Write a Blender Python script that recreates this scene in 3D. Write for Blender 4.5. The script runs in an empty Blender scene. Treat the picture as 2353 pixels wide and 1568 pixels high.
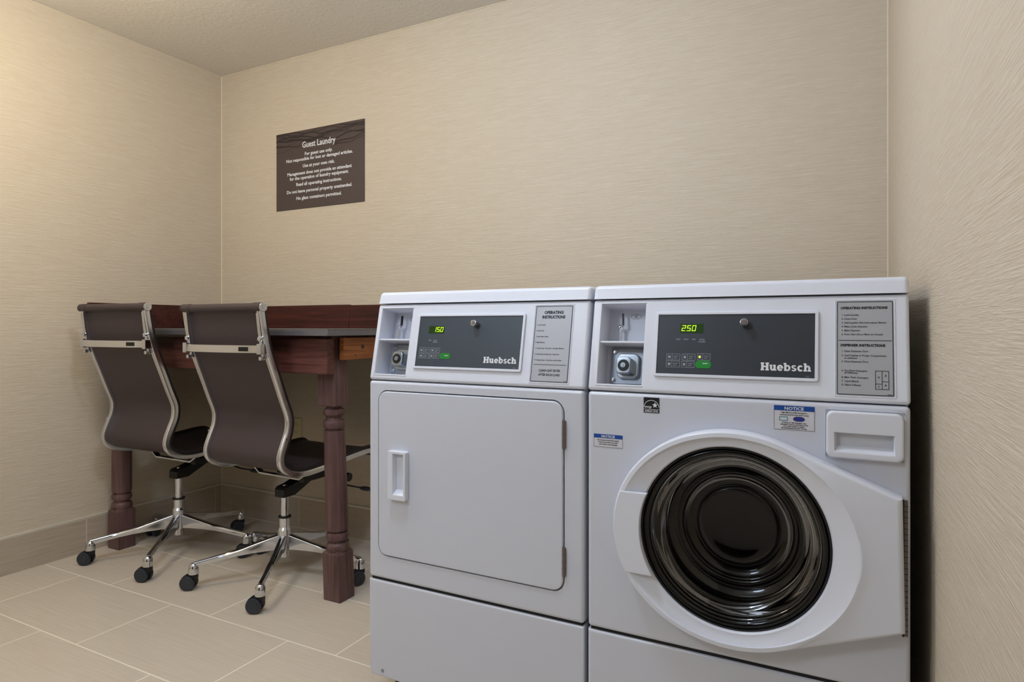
import bpy, bmesh, math, random
from mathutils import Vector, Matrix
random.seed(7)
PI = math.pi
SC = bpy.context.scene
COL = SC.collection

# ------------------------------------------------------------------ camera
YAW = math.radians(27.55)
cam_d = bpy.data.cameras.new('camera')
cam = bpy.data.objects.new('camera', cam_d); COL.objects.link(cam)
cam.location = (2.994, -2.3429, 1.0)
cam.rotation_euler = (PI/2, 0, YAW)
cam_d.sensor_width = 36.0
cam_d.lens = 36.0*1470.03/2353
cam_d.shift_y = -(784-751.23)/2353
cam_d.clip_start = 0.02
SC.camera = cam

# ------------------------------------------------------------------ light, exposure
SC.view_settings.view_transform = 'Standard'
SC.view_settings.look = 'None'
SC.view_settings.gamma = 1.0
SC.view_settings.use_curve_mapping = False
SC.view_settings.exposure = 0.0
w = bpy.data.worlds.new('world'); SC.world = w; w.use_nodes = True
w.node_tree.nodes['Background'].inputs[0].default_value = (0.9, 0.92, 1.0, 1)
w.node_tree.nodes['Background'].inputs[1].default_value = 0.25

def area(name, loc, size, power, col, rot=(0, 0, 0), size_y=None, spread=PI):
    d = bpy.data.lights.new(name, 'AREA'); d.shape = 'RECTANGLE' if size_y else 'DISK'
    d.size = size
    if size_y: d.size_y = size_y
    d.energy = power; d.color = col; d.spread = spread
    o = bpy.data.objects.new(name, d); COL.objects.link(o)
    o.location = loc; o.rotation_euler = rot
    return o
def bulb(name, loc, r, power, col):
    d = bpy.data.lights.new(name, 'POINT'); d.shadow_soft_size = r; d.energy = power; d.color = col
    o = bpy.data.objects.new(name, d); COL.objects.link(o); o.location = loc; return o
bulb('room_light', (2.02, -1.40, 2.20), 0.07, 29.5, (0.72, 0.82, 1.0))
bulb('room_light', (0.75, -1.38, 2.02), 0.14, 18, (1.0, 0.85, 0.62))
bulb('room_light', (1.60, -2.90, 2.10), 0.22, 34.5, (0.69, 0.813, 1.0))  # added fill light behind the camera, no lamp known there

# ------------------------------------------------------------------ materials
def s2l(c):
    return tuple(((x/255)/12.92 if x/255 <= 0.04045 else ((x/255+0.055)/1.055)**2.4) for x in c)
def mat(name, rgb, rough=0.5, metal=0.0, spec=0.5, emit=None, estr=0.0, trans=0.0, ior=1.45, coat=0.0):
    m = bpy.data.materials.new(name); m.use_nodes = True
    b = m.node_tree.nodes['Principled BSDF']
    b.inputs['Base Color'].default_value = (*s2l(rgb), 1)
    b.inputs['Roughness'].default_value = rough
    b.inputs['Metallic'].default_value = metal
    b.inputs['Specular IOR Level'].default_value = spec
    b.inputs['IOR'].default_value = ior
    b.inputs['Transmission Weight'].default_value = trans
    b.inputs['Coat Weight'].default_value = coat
    if emit:
        b.inputs['Emission Color'].default_value = (*s2l(emit), 1)
        b.inputs['Emission Strength'].default_value = estr
    return m
def nodes(m): return m.node_tree.nodes, m.node_tree.links, m.node_tree.nodes['Principled BSDF']
def N(m, t, **kw):
    n = m.node_tree.nodes.new(t)
    for k, v in kw.items(): setattr(n, k, v)
    return n
def mixcol(m, fac, a, b):
    n = N(m, 'ShaderNodeMix', data_type='RGBA')
    L = m.node_tree.links
    for i, v in ((0, fac), (6, a), (7, b)):
        if isinstance(v, (tuple, list)): n.inputs[i].default_value = (*v, 1) if len(v) == 3 else v
        elif isinstance(v, (int, float)): n.inputs[i].default_value = v
        else: L.new(v, n.inputs[i])
    return n.outputs[2]
def math_n(m, op, a, b=None, c=None, clamp=False):
    n = N(m, 'ShaderNodeMath', operation=op); n.use_clamp = clamp
    L = m.node_tree.links
    for i, v in enumerate((a, b, c)):
        if v is None: continue
        if isinstance(v, (int, float)): n.inputs[i].default_value = v
        else: L.new(v, n.inputs[i])
    return n.outputs[0]
def noise(m, scale, mapping, detail=3.0, rough=0.5, dist=0.0, coord='Object'):
    tc = N(m, 'ShaderNodeTexCoord'); mp = N(m, 'ShaderNodeMapping'); nz = N(m, 'ShaderNodeTexNoise')
    L = m.node_tree.links
    mp.inputs['Scale'].default_value = mapping
    L.new(tc.outputs[coord], mp.inputs[0]); L.new(mp.outputs[0], nz.inputs['Vector'])
    nz.inputs['Scale'].default_value = scale; nz.inputs['Detail'].default_value = detail
    nz.inputs['Roughness'].default_value = rough; nz.inputs['Distortion'].default_value = dist
    return nz.outputs['Fac']
def bump(m, h, strength=0.3, dist=0.001):
    b = N(m, 'ShaderNodeBump'); L = m.node_tree.links
    b.inputs['Strength'].default_value = strength; b.inputs['Distance'].default_value = dist
    L.new(h, b.inputs['Height']); L.new(b.outputs[0], m.node_tree.nodes['Principled BSDF'].inputs['Normal'])
def ramp(m, fac, lo, hi):
    n = N(m, 'ShaderNodeMapRange'); n.inputs[1].default_value = lo; n.inputs[2].default_value = hi
    m.node_tree.links.new(fac, n.inputs[0]); return n.outputs[0]

# wallpaper: fine horizontal reeds, slightly wavy
def wall_material():
    m = mat('wallpaper', (214, 194, 160), 0.45, spec=0.4)
    ns, L, b = nodes(m)
    a1 = noise(m, 1.0, (8, 8, 210), 2.0, 0.55, 0.8)
    a2 = noise(m, 1.0, (20, 20, 520), 2.0, 0.6, 0.4)
    h = math_n(m, 'ADD', math_n(m, 'MULTIPLY', a1, 0.6), math_n(m, 'MULTIPLY', a2, 0.4))
    f = ramp(m, h, 0.36, 0.64)
    c = mixcol(m, f, s2l((203, 189, 167)), s2l((212, 201, 182)))
    L.new(c, b.inputs['Base Color'])
    bump(m, f, 0.42, 0.0022)
    return m
M_WALL = wall_material()
M_CEIL = mat('ceiling_paint', (224, 220, 212), 0.9)
bump(M_CEIL, noise(M_CEIL, 55.0, (1, 1, 1), 4.0, 0.6), 0.75, 0.004)
M_BEAD = mat('caulk', (226, 214, 190), 0.6)

GY0, TD, TX0, TW, STEP = -0.5426, 0.3254, 0.27, 0.5749, 0.198
def floor_material():
    m = mat('floor_tile', (190, 176, 152), 0.38, spec=0.45)
    ns, L, b = nodes(m)
    tc = N(m, 'ShaderNodeTexCoord'); sp = N(m, 'ShaderNodeSeparateXYZ'); L.new(tc.outputs['Object'], sp.inputs[0])
    v = math_n(m, 'DIVIDE', math_n(m, 'SUBTRACT', GY0, sp.outputs[1]), TD)   # row coordinate, 0 at first joint
    row = math_n(m, 'FLOOR', v)
    fy = math_n(m, 'SUBTRACT', v, row)
    off = math_n(m, 'MULTIPLY', math_n(m, 'SUBTRACT', row, 1.0), STEP)
    u = math_n(m, 'DIVIDE', math_n(m, 'ADD', math_n(m, 'SUBTRACT', sp.outputs[0], TX0), off), TW)
    cu = math_n(m, 'FLOOR', u)
    fx = math_n(m, 'SUBTRACT', u, cu)
    dy = math_n(m, 'MULTIPLY', math_n(m, 'SUBTRACT', 0.5, math_n(m, 'ABSOLUTE', math_n(m, 'SUBTRACT', fy, 0.5))), TD)
    dx = math_n(m, 'MULTIPLY', math_n(m, 'SUBTRACT', 0.5, math_n(m, 'ABSOLUTE', math_n(m, 'SUBTRACT', fx, 0.5))), TW)
    d = math_n(m, 'MINIMUM', dx, dy)
    g = ramp(m, d, 0.0019, 0.0031)                     # 0 grout, 1 tile
    streak = noise(m, 1.0, (5, 150, 5), 3.0, 0.6, 0.3)
    cloud = noise(m, 3.0, (1, 1, 1), 2.0, 0.5)
    cb = N(m, 'ShaderNodeCombineXYZ'); L.new(cu, cb.inputs[0]); L.new(row, cb.inputs[1])
    wn = N(m, 'ShaderNodeTexWhiteNoise', noise_dimensions='3D'); L.new(cb.outputs[0], wn.inputs['Vector'])
    c1 = mixcol(m, ramp(m, streak, 0.3, 0.7), s2l((202, 190, 172)), s2l((215, 205, 188)))
    c2 = mixcol(m, math_n(m, 'MULTIPLY', ramp(m, cloud, 0.35, 0.65), 0.35), c1, s2l((212, 196, 180)))
    c3 = mixcol(m, math_n(m, 'MULTIPLY', wn.outputs['Value'], 0.18), c2, s2l((220, 210, 193)))
    c = mixcol(m, g, s2l((240, 232, 214)), c3)
    L.new(c, b.inputs['Base Color'])
    r = ramp(m, g, 0, 1); rr = math_n(m, 'SUBTRACT', 0.75, math_n(m, 'MULTIPLY', g, 0.4)); L.new(rr, b.inputs['Roughness'])
    hh = math_n(m, 'ADD', g, math_n(m, 'MULTIPLY', streak, 0.15))
    bump(m, hh, 0.35, 0.0015)
    return m
M_FLOOR = floor_material()
def base_material(axis):
    m = mat('base_tile_'+'xy'[axis], (172, 154, 132), 0.42, spec=0.4)
    ns, L, b = nodes(m)
    sc = [5, 5, 150]
    streak = noise(m, 1.0, tuple(sc), 3.0, 0.6, 0.3)
    c = mixcol(m, ramp(m, streak, 0.3, 0.7), s2l((172, 158, 140)), s2l((190, 177, 159)))
    L.new(c, b.inputs['Base Color'])
    return m
M_BASE = base_material(0)
M_GROUT = mat('grout', (216, 206, 184), 0.8)
M_TRIMMET = mat('satin_trim', (226, 222, 212), 0.35, metal=0.35)

def wood(name, dark, light, axis=(30, 30, 2), sc=1.0, rough=0.42, dist=1.2):
    m = mat(name, light, rough, spec=0.4)
    ns, L, b = nodes(m)
    n1 = noise(m, sc, axis, 4.0, 0.65, dist)
    n2 = noise(m, 2.2, (1.3, 1.3, 1.3), 3.0, 0.5, 0.5)
    f = ramp(m, math_n(m, 'ADD', math_n(m, 'MULTIPLY', n1, 0.7), math_n(m, 'MULTIPLY', n2, 0.3)), 0.36, 0.62)
    c = mixcol(m, f, s2l(dark), s2l(light)); L.new(c, b.inputs['Base Color'])
    bump(m, f, 0.25, 0.0008)
    return m
M_WOODX = wood('stained_wood_along', (66, 36, 31), (112, 70, 63), (2.2, 40, 55))
M_SPLASH = wood('splash_wood', (50, 24, 20), (84, 42, 35), (2.2, 40, 45))
M_WOODZ = wood('stained_wood_upright', (76, 53, 51), (111, 84, 82), (45, 45, 2.0))
M_PINE = wood('amber_wood', (112, 62, 30), (168, 104, 58), (40, 2.4, 50))
M_LAM = mat('grey_laminate', (88, 86, 88), 0.35, spec=0.5)
M_EDGE = mat('metal_edging', (120, 120, 126), 0.35, metal=0.6)

M_ENAMEL = mat('white_enamel', (205, 209, 220), 0.3, spec=0.5, coat=0.15)
M_PLASTIC = mat('white_plastic', (219, 223, 234), 0.34, spec=0.5)
M_GAP = mat('shadow_gap_dark', (30, 30, 32), 0.8)  # near-black colour painted for the shade in the panel seams
M_GREYRUB = mat('dark_rubber', (26, 26, 28), 0.55)
M_PANEL = mat('charcoal_panel', (58, 67, 76), 0.38, spec=0.5)
M_PANEL2 = mat('charcoal_panel_darker', (50, 55, 62), 0.38, spec=0.5)
M_WHITEINK = mat('white_ink', (226, 229, 233), 0.5)
M_GREYINK = mat('grey_ink', (150, 156, 164), 0.5)
M_BLACKINK = mat('black_ink', (22, 22, 26), 0.5)
M_LABEL = mat('silver_label', (172, 174, 180), 0.42, metal=0.15)
M_DISP = mat('display_window', (14, 30, 8), 0.2, emit=(40, 90, 10), estr=0.25)
M_DIGIT = mat('display_digit', (190, 255, 40), 0.4, emit=(190, 255, 30), estr=1.6)
M_GREENB = mat('green_key', (12, 100, 32), 0.4, emit=(10, 150, 30), estr=0.22)
M_YELLOW = mat('yellow_light', (240, 230, 80), 0.4, emit=(250, 235, 70), estr=1.2)
M_CHROME = mat('chrome', (212, 216, 224), 0.08, metal=1.0)
M_BRUSH = mat('polished_aluminium', (218, 222, 230), 0.16, metal=1.0)
M_RAIL = mat('rail_aluminium', (228, 230, 234), 0.2, metal=1.0)
M_BOSS = mat('lock_boss_metal', (176, 186, 198), 0.22, metal=1.0)
M_STEEL = mat('galvanised_steel', (150, 158, 168), 0.35, metal=0.8)
M_BLACKPL = mat('black_plastic', (22, 22, 23), 0.45)
M_WHEEL = mat('caster_wheel', (44, 50, 58), 0.42)
M_WHEELHUB = mat('caster_hub_cap', (56, 64, 74), 0.35)
M_BLACKMET = mat('black_metal', (16, 15, 15), 0.42)
M_LEATHER = mat('brown_leather', (68, 57, 58), 0.5, spec=0.4)
bump(M_LEATHER, noise(M_LEATHER, 420.0, (1, 1, 1), 2.0), 0.12, 0.0006)
M_LEATHERD = mat('dark_leather_edge', (34, 28, 28), 0.5)
M_SIGN = mat('sign_brown', (76, 65, 63), 0.5)
M_SIGNW = mat('sign_wave_brown', (42, 32, 33), 0.5)
M_BLUE = mat('label_blue', (16, 68, 150), 0.5)
M_BLUED = mat('label_dark_blue', (40, 48, 130), 0.5)
M_TEAL = mat('label_teal', (40, 140, 150), 0.5)
M_PAPER = mat('label_paper', (206, 206, 212), 0.55)
M_IVORY = mat('ivory_plastic', (206, 192, 150), 0.45)
M_DRUM = mat('drum_steel', (44, 44, 46), 0.35, metal=0.9)
M_GLASS = mat('door_glass', (120, 122, 126), 0.02)
def glass_nodes(m):
    ns, L, b = nodes(m); out = ns['Material Output']
    tr = N(m, 'ShaderNodeBsdfTransparent'); tr.inputs[0].default_value = (0.42, 0.42, 0.43, 1)
    gl = N(m, 'ShaderNodeBsdfAnisotropic'); gl.inputs['Roughness'].default_value = 0.04; gl.inputs[0].default_value = (1, 1, 1, 1)
    fr = N(m, 'ShaderNodeFresnel'); fr.inputs[0].default_value = 1.42
    mx = N(m, 'ShaderNodeMixShader')
    L.new(fr.outputs[0], mx.inputs[0]); L.new(tr.outputs[0], mx.inputs[1]); L.new(gl.outputs[0], mx.inputs[2]); L.new(mx.outputs[0], out.inputs[0])
glass_nodes(M_GLASS)
M_HINGE = mat('hinge_metal', (120, 112, 108), 0.4, metal=0.7)
M_HINGED = mat('hinge_dark', (34, 32, 32), 0.6)

# ------------------------------------------------------------------ helpers
def smooth(bm, ang=math.radians(38)):
    bm.normal_update()
    for f in bm.faces: f.smooth = True
    for e in bm.edges:
        if len(e.link_faces) == 2 and e.calc_face_angle(0) > ang: e.smooth = False
def obj(name, bm, m, parent=None, mx=None, ang=38, kind=None, label=None, wn=True, flat=False):
    """link one mesh object; geometry is in the parent's local space"""
    if mx is not None: bmesh.ops.transform(bm, matrix=mx, verts=bm.verts)
    bmesh.ops.recalc_face_normals(bm, faces=bm.faces)
    smooth(bm, math.radians(ang))
    if flat:
        for f in bm.faces:
            if abs(f.normal.y) > 0.9999: f.smooth = False
    me = bpy.data.meshes.new(name); bm.to_mesh(me); bm.free()
    for x in (m if isinstance(m, (list, tuple)) else [m]): me.materials.append(x)
    o = bpy.data.objects.new(name, me); COL.objects.link(o)
    if parent: o.parent = parent
    if wn: q = o.modifiers.new('weighted_normal', 'WEIGHTED_NORMAL'); q.keep_sharp = True; q.weight = 100
    if kind: o['kind'] = kind
    if label: o['label'] = label
    return o
def thing(name, label, cat, loc=(0, 0, 0), rz=0.0, group=None):
    o = bpy.data.objects.new(name, None); COL.objects.link(o)
    o.empty_display_size = 0.1
    o.location = loc; o.rotation_euler = (0, 0, rz)
    o['label'] = label; o['category'] = cat
    if group: o['group'] = group
    return o
def new(): return bmesh.new()
def bevel_edges(bm, edges, w, seg=3):
    if edges: bmesh.ops.bevel(bm, geom=edges, offset=w, segments=seg, profile=0.5, affect='EDGES', clamp_overlap=True)
def merge(bm, other, mx=None):
    me = bpy.data.meshes.new('tmp')
    if mx is not None: bmesh.ops.transform(other, matrix=mx, verts=other.verts)
    other.to_mesh(me); other.free(); bm.from_mesh(me); bpy.data.meshes.remove(me)
def box(bm, x0, x1, y0, y1, z0, z1, bev=0.0, seg=3, mx=None):
    t = new()
    bmesh.ops.create_cube(t, size=1.0)
    for v in t.verts:
        v.co = Vector(((x0+x1)/2+v.co.x*(x1-x0), (y0+y1)/2+v.co.y*(y1-y0), (z0+z1)/2+v.co.z*(z1-z0)))
    if bev: bevel_edges(t, list(t.edges), bev, seg)
    merge(bm, t, mx)
    return bm
def cyl(bm, p0, p1, r0, r1=None, seg=24, bev=0.0):
    r1 = r0 if r1 is None else r1
    p0 = Vector(p0); p1 = Vector(p1); d = p1-p0
    t = new()
    bmesh.ops.create_cone(t, cap_ends=True, segments=seg, radius1=r0, radius2=r1, depth=d.length)
    if bev: bevel_edges(t, [e for e in t.edges if e.calc_face_angle(0) > 1.0], bev, 2)
    mx = Matrix.Translation((p0+p1)/2) @ d.to_track_quat('Z', 'Y').to_matrix().to_4x4()
    merge(bm, t, mx); return bm
def sphere(bm, c, r, sx=1, sy=1, sz=1, seg=20):
    t = new(); bmesh.ops.create_uvsphere(t, u_segments=seg, v_segments=seg//2, radius=r)
    merge(bm, t, Matrix.Translation(c) @ Matrix.Diagonal((sx, sy, sz, 1))); return bm
def lathe(bm, prof, seg=36, mx=None):
    """prof: (r, z) list; closed with caps where r>0"""
    t = new(); rings = []
    for r, z in prof:
        rings.append([t.verts.new((r*math.cos(2*PI*k/seg), r*math.sin(2*PI*k/seg), z)) for k in range(seg)])
    for a, b in zip(rings, rings[1:]):
        for k in range(seg): t.faces.new((a[k], a[(k+1) % seg], b[(k+1) % seg], b[k]))
    t.faces.new(rings[0][::-1]); t.faces.new(rings[-1])
    merge(bm, t, mx); return bm
def prism(bm, pts, axis, a, b, bev=0.0, seg=2, mx=None):
    """2D outline pts extruded between a and b along axis: 'y' -> pts are (x,z); 'x' -> (y,z); 'z' -> (x,y)"""
    t = new()
    def P(p, d):
        return {'y': (p[0], d, p[1]), 'x': (d, p[0], p[1]), 'z': (p[0], p[1], d)}[axis]
    A = [t.verts.new(P(p, a)) for p in pts]; B = [t.verts.new(P(p, b)) for p in pts]
    n = len(pts)
    fa = t.faces.new(A); fb = t.faces.new(B[::-1])
    for k in range(n): t.faces.new((A[k], B[k], B[(k+1) % n], A[(k+1) % n]))
    bmesh.ops.recalc_face_normals(t, faces=t.faces)
    if bev: bevel_edges(t, list(set(fa.edges) | set(fb.edges)), bev, seg)
    merge(bm, t, mx); return bm
def rrect(x0, x1, z0, z1, r, n=6):
    P = []
    for cx, cz, a0 in ((x1-r, z1-r, 0), (x0+r, z1-r, 90), (x0+r, z0+r, 180), (x1-r, z0+r, 270)):
        for k in range(n+1):
            a = math.radians(a0+90*k/n); P.append((cx+r*math.cos(a), cz+r*math.sin(a)))
    return P
def catmull(P, n=8):
    out = []
    Q = [2*Vector(P[0])-Vector(P[1])]+[Vector(p) for p in P]+[2*Vector(P[-1])-Vector(P[-2])]
    for i in range(1, len(Q)-2):
        p0, p1, p2, p3 = Q[i-1:i+3]
        for k in range(n):
            t = k/n
            out.append(0.5*((2*p1)+(p2-p0)*t+(2*p0-5*p1+4*p2-p3)*t*t+(3*p1-p0-3*p2+p3)*t**3))
    out.append(Q[-2]); return out
def sweep(bm, path, section, side=Vector((1, 0, 0)), scale=None):
    """path: 3D points; section: list of (s, n), s along 'side', n along the path normal"""
    t = new(); path = [Vector(p) for p in path]; rings = []
    for i, p in enumerate(path):
        tg = (path[min(i+1, len(path)-1)]-path[max(i-1, 0)]).normalized()
        sd = (side-tg*side.dot(tg)).normalized(); nn = sd.cross(tg).normalized()
        k = scale(i/(len(path)-1)) if scale else 1.0
        rings.append([t.verts.new(p+sd*s*k+nn*q*k) for s, q in section])
    m = len(section)
    for a, b in zip(rings, rings[1:]):
        for k in range(m): t.faces.new((a[k], a[(k+1) % m], b[(k+1) % m], b[k]))
    t.faces.new(rings[0][::-1]); t.faces.new(rings[-1])
    merge(bm, t); return bm
def circ(r, n=12, ry=None):
    ry = ry or r
    return [(r*math.cos(2*PI*k/n), ry*math.sin(2*PI*k/n)) for k in range(n)]
def tube(bm, pts, r, n=12, smooth_n=6):
    p = catmull(pts, smooth_n) if len(pts) > 2 else [Vector(q) for q in pts]
    d = (p[-1]-p[0]).normalized()
    side = Vector((0, 0, 1)) if abs(d.z) < 0.8 else Vector((1, 0, 0))
    return sweep(bm, p, circ(r, n), side)
def pocket(bm, X, Z, yf, yb, H, HZ, depth, inset=(0, 0, 0, 0), corner=0.0, bev=0.0, hbev=0.0, mx=None):
    """box with its front at yf (towards -y), back at yb, and a pocket H x HZ of given depth"""
    t = new(); x0, x1 = X; z0, z1 = Z
    V = lambda x, y, z: t.verts.new((x, y, z))
    of = [V(x0, yf, z0), V(x1, yf, z0), V(x1, yf, z1), V(x0, yf, z1)]
    ob = [V(x0, yb, z0), V(x1, yb, z0), V(x1, yb, z1), V(x0, yb, z1)]
    hf = [V(H[0], yf, HZ[0]), V(H[1], yf, HZ[0]), V(H[1], yf, HZ[1]), V(H[0], yf, HZ[1])]
    l, r, b_, tp = inset
    hb = [V(H[0]+l, yf+depth, HZ[0]+b_), V(H[1]-r, yf+depth, HZ[0]+b_), V(H[1]-r, yf+depth, HZ[1]-tp), V(H[0]+l, yf+depth, HZ[1]-tp)]
    F = t.faces.new
    for k in range(4):
        j = (k+1) % 4
        F((of[k], of[j], hf[j], hf[k])); F((of[k], ob[k], ob[j], of[j])); F((hf[k], hf[j], hb[j], hb[k]))
    F(hb); F(ob[::-1])
    bmesh.ops.recalc_face_normals(t, faces=t.faces)
    if corner:
        bevel_edges(t, [e for e in t.edges if {v for v in e.verts} <= set(of+ob) and abs(e.verts[0].co.y-e.verts[1].co.y) > 1e-6], corner, 6)
    def is_outer(e):
        return all(abs(v.co.y-yf) < 1e-6 for v in e.verts) and e.calc_face_angle(0) > 0.8
    ed = [e for e in t.edges if is_outer(e)]
    inn = [e for e in ed if all(H[0]-1e-4 <= v.co.x <= H[1]+1e-4 and HZ[0]-1e-4 <= v.co.z <= HZ[1]+1e-4 for v in e.verts)]
    out = [e for e in ed if e not in inn]
    side = [e for e in t.edges if e not in ed and e.calc_face_angle(0) > 1.2 and not corner and abs(e.verts[0].co.y-e.verts[1].co.y) > 1e-6
            and all(v.co.x in (x0, x1) or abs(v.co.x-x0) < 1e-6 or abs(v.co.x-x1) < 1e-6 for v in e.verts)]
    if bev: bevel_edges(t, out+side, bev, 3)
    if hbev: bevel_edges(t, [e for e in inn if e.is_valid], hbev, 2)
    merge(bm, t, mx); return bm

FONTDATA = {}
def glyphs(bm, s, size, x, z, align='LEFT', bold=0.0, y=0.0, shear=0.0, xs=1.0, depth=0.0004, italic=0.0):
    """add text in the local xz plane facing -y; size is the cap height (roughly)"""
    c = bpy.data.curves.new('t', 'FONT'); c.body = s; c.size = size*1.37; c.align_x = align
    c.resolution_u = 2; c.offset = bold*size; c.fill_mode = 'BOTH'; c.extrude = depth/2; c.shear = italic
    o = bpy.data.objects.new('t', c); COL.objects.link(o)
    dg = bpy.context.evaluated_depsgraph_get(); dg.update()
    me = bpy.data.meshes.new_from_object(o.evaluated_get(dg))
    t = new(); t.from_mesh(me)
    mx = Matrix(((xs, 0, 0, x), (0, 0, -1, y), (0, 1, 0, z), (0, 0, 0, 1)))
    merge(bm, t, mx)
    bpy.data.objects.remove(o); bpy.data.curves.remove(c); bpy.data.meshes.remove(me)
    return bm
def plate(bm, x0, x1, z0, z1, y, t=0.0004):
    return box(bm, x0, x1, y-t, y, z0, z1)
def frame(bm, x0, x1, z0, z1, y, w, t=0.0004):
    plate(bm, x0, x1, z0, z0+w, y, t); plate(bm, x0, x1, z1-w, z1, y, t)
    plate(bm, x0, x0+w, z0+w, z1-w, y, t); plate(bm, x1-w, x1, z0+w, z1-w, y, t)
    return bm

# ------------------------------------------------------------------ the setting
XR0, XR1, YF, ZC, ZB = 3.113, 3.170, -3.45, 2.352, 0.157
obj('floor', box(new(), -0.12, 3.4, YF-0.12, 0.12, -0.1, 0.0), M_FLOOR, kind='structure')
obj('ceiling', box(new(), -0.12, 3.4, YF-0.12, 0.12, ZC, ZC+0.1), M_CEIL, kind='structure')
obj('wall_left', box(new(), -0.12, 0.0, YF, 0.0, 0.0, ZC), M_WALL, kind='structure')
obj('wall_back', box(new(), -0.12, 3.4, 0.0, 0.12, 0.0, ZC), M_WALL, kind='structure')
obj('wall_front', box(new(), -0.12, 3.4, YF-0.12, YF, 0.0, ZC), M_WALL, kind='structure')
def xr(y): return XR0 + (XR1-XR0)*(-y)/3.45
obj('wall_right', prism(new(), [(XR0, 0), (xr(YF), YF), (3.4, YF), (3.4, 0)], 'z', 0.0, ZC), M_WALL, kind='structure')
def baseboard(name, b_tile, b_joint, b_trim):
    o = obj(name, b_tile, M_BASE, kind='structure')
    obj('grout_joint', b_joint, M_GROUT, o); obj('edge_trim', b_trim, M_TRIMMET, o)
t = new(); j = new(); e = new()
box(t, 0.0, 0.010, YF, -0.011, 0.0, ZB-0.006)
for y in (-0.701, -0.701-TW, -0.701-2*TW, -0.701-3*TW, -0.047): box(j, 0.0098, 0.0103, y-0.0018, y+0.0018, 0.0, ZB-0.006)
box(j, 0.0, 0.0115, YF, -0.011, 0.0, 0.0022)
box(e, 0.0, 0.012, YF, -0.011, ZB-0.006, ZB, 0.0015, 2); box(j, 0.0, 0.0106, YF, -0.011, ZB-0.010, ZB-0.0062)
baseboard('baseboard_left', t, j, e)
t = new(); j = new(); e = new()
box(t, 0.0, XR0, -0.010, 0.0, 0.0, ZB-0.006)
for x in (0.0125, 0.58, 1.155, 1.73, 2.3, 2.88): box(j, x-0.0018, x+0.0018, -0.0103, -0.0098, 0.0, ZB-0.006)
box(j, 0.0, XR0, -0.0115, 0.0, 0.0, 0.0022)
box(e, 0.0, XR0, -0.012, 0.0, ZB-0.006, ZB, 0.0015, 2); box(j, 0.0, XR0, -0.0106, 0.0, ZB-0.010, ZB-0.0062)
baseboard('baseboard_back', t, j, e)
# added unseen door behind the camera: dark surface for chrome and glass to reflect
M_DOORW = wood('added_door_wood', (30, 20, 17), (50, 34, 28), (45, 45, 2.0))
dj = new(); box(dj, 1.62, 1.72, YF, YF+0.02, 0, 2.14, 0.003, 2); box(dj, 2.96, 3.06, YF, YF+0.02, 0, 2.14, 0.003, 2); box(dj, 1.72, 2.96, YF, YF+0.02, 2.05, 2.14, 0.003, 2)
d1 = obj('added_dark_door', box(new(), 1.73, 2.95, YF, YF+0.012, 0.01, 2.045, 0.003, 2), M_DOORW, kind='structure')
obj('added_door_frame', dj, M_DOORW, d1)
obj('door_handle', tube(new(), [(1.83, YF+.012, 1.0), (1.83, YF+.06, 1.0), (1.87, YF+.065, 1.0), (1.95, YF+.065, 1.0)], .009), M_CHROME, d1)  # handle of the added door
# caulk beads in the corners
obj('trim_1', cyl(new(), (0.001, -0.001, ZB), (0.001, -0.001, ZC), 0.0030, seg=10), M_BEAD, kind='structure')
obj('trim_2', cyl(new(), (XR0, -0.001, 0.0), (XR0, -0.001, ZC), 0.0028, seg=10), M_BEAD, kind='structure')
obj('trim_3', cyl(new(), (0, -0.001, ZC), (XR0, -0.001, ZC), 0.0028, seg=10), M_BEAD, kind='structure')
obj('trim_4', cyl(new(), (0.001, 0, ZC), (0.001, YF, ZC), 0.0022, seg=10), M_BEAD, kind='structure')

# ------------------------------------------------------------------ wall sign
SX0, SX1, SZ0, SZ1 = 0.4173, 0.9932, 1.5886, 1.9777
sw, sh = SX1-SX0, SZ1-SZ0
sg = thing('wall_sign', 'brown rectangular laundry rules sign with white lettering on the back wall', 'sign', (SX0, 0, SZ0))
obj('sign_panel', box(new(), 0, sw, -0.004, 0.0, 0, sh, 0.0008, 1), M_SIGN, sg)
wv = new()
for k in range(13):
    z0 = sh*(0.985-0.018*k); amp = 0.008+0.004*random.random(); ph = random.random()*6.3; fr = random.uniform(14, 22)
    a0, a1 = (0.0, 1.0) if k < 8 else ((0.0, random.uniform(.25, .34)) if k % 2 else (random.uniform(.6, .72), 1.0))
    n = 60; th = random.uniform(0.0020, 0.0036)
    t = new(); pv = None
    for i in range(n+1):
        x = sw*(a0+(a1-a0)*i/n)
        z = z0+amp*math.sin(fr*x+ph)+0.004*math.sin(41*x+2*ph)
        z = min(z, sh-0.003); q = th*(0.6+0.5*math.sin(9*x+ph))+0.0006
        c = (t.verts.new((x, -0.00415-0.00002*k, z-q)), t.verts.new((x, -0.00415-0.00002*k, z+q)))
        if pv: t.faces.new((pv[0], c[0], c[1], pv[1]))
        pv = c
    merge(wv, t)
obj('wave_pattern', wv, M_SIGNW, sg, ang=80)
lt = new()
glyphs(lt, 'Guest Laundry', 0.031, sw*0.5, sh*0.775, 'CENTER', 0.02, -0.0045, xs=0.86)
for s_, z_ in (('For guest use only.', .662), ('Not responsible for lost or damaged articles.', .600), ('Use at your own risk.', .512),
               ('Management does not provide an attendant', .425), ('for the operation of laundry equipment.', .363),
               ('Read all operating instructions.', .283), ('Do not leave personal property unattended.', .195), ('No glass containers permitted.', .105)):
    glyphs(lt, s_, 0.0166, sw*0.5, sh*(z_+0.012), 'CENTER', 0.03, -0.0045, xs=1.05)
obj('lettering', lt, M_WHITEINK, sg, ang=80)

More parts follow.
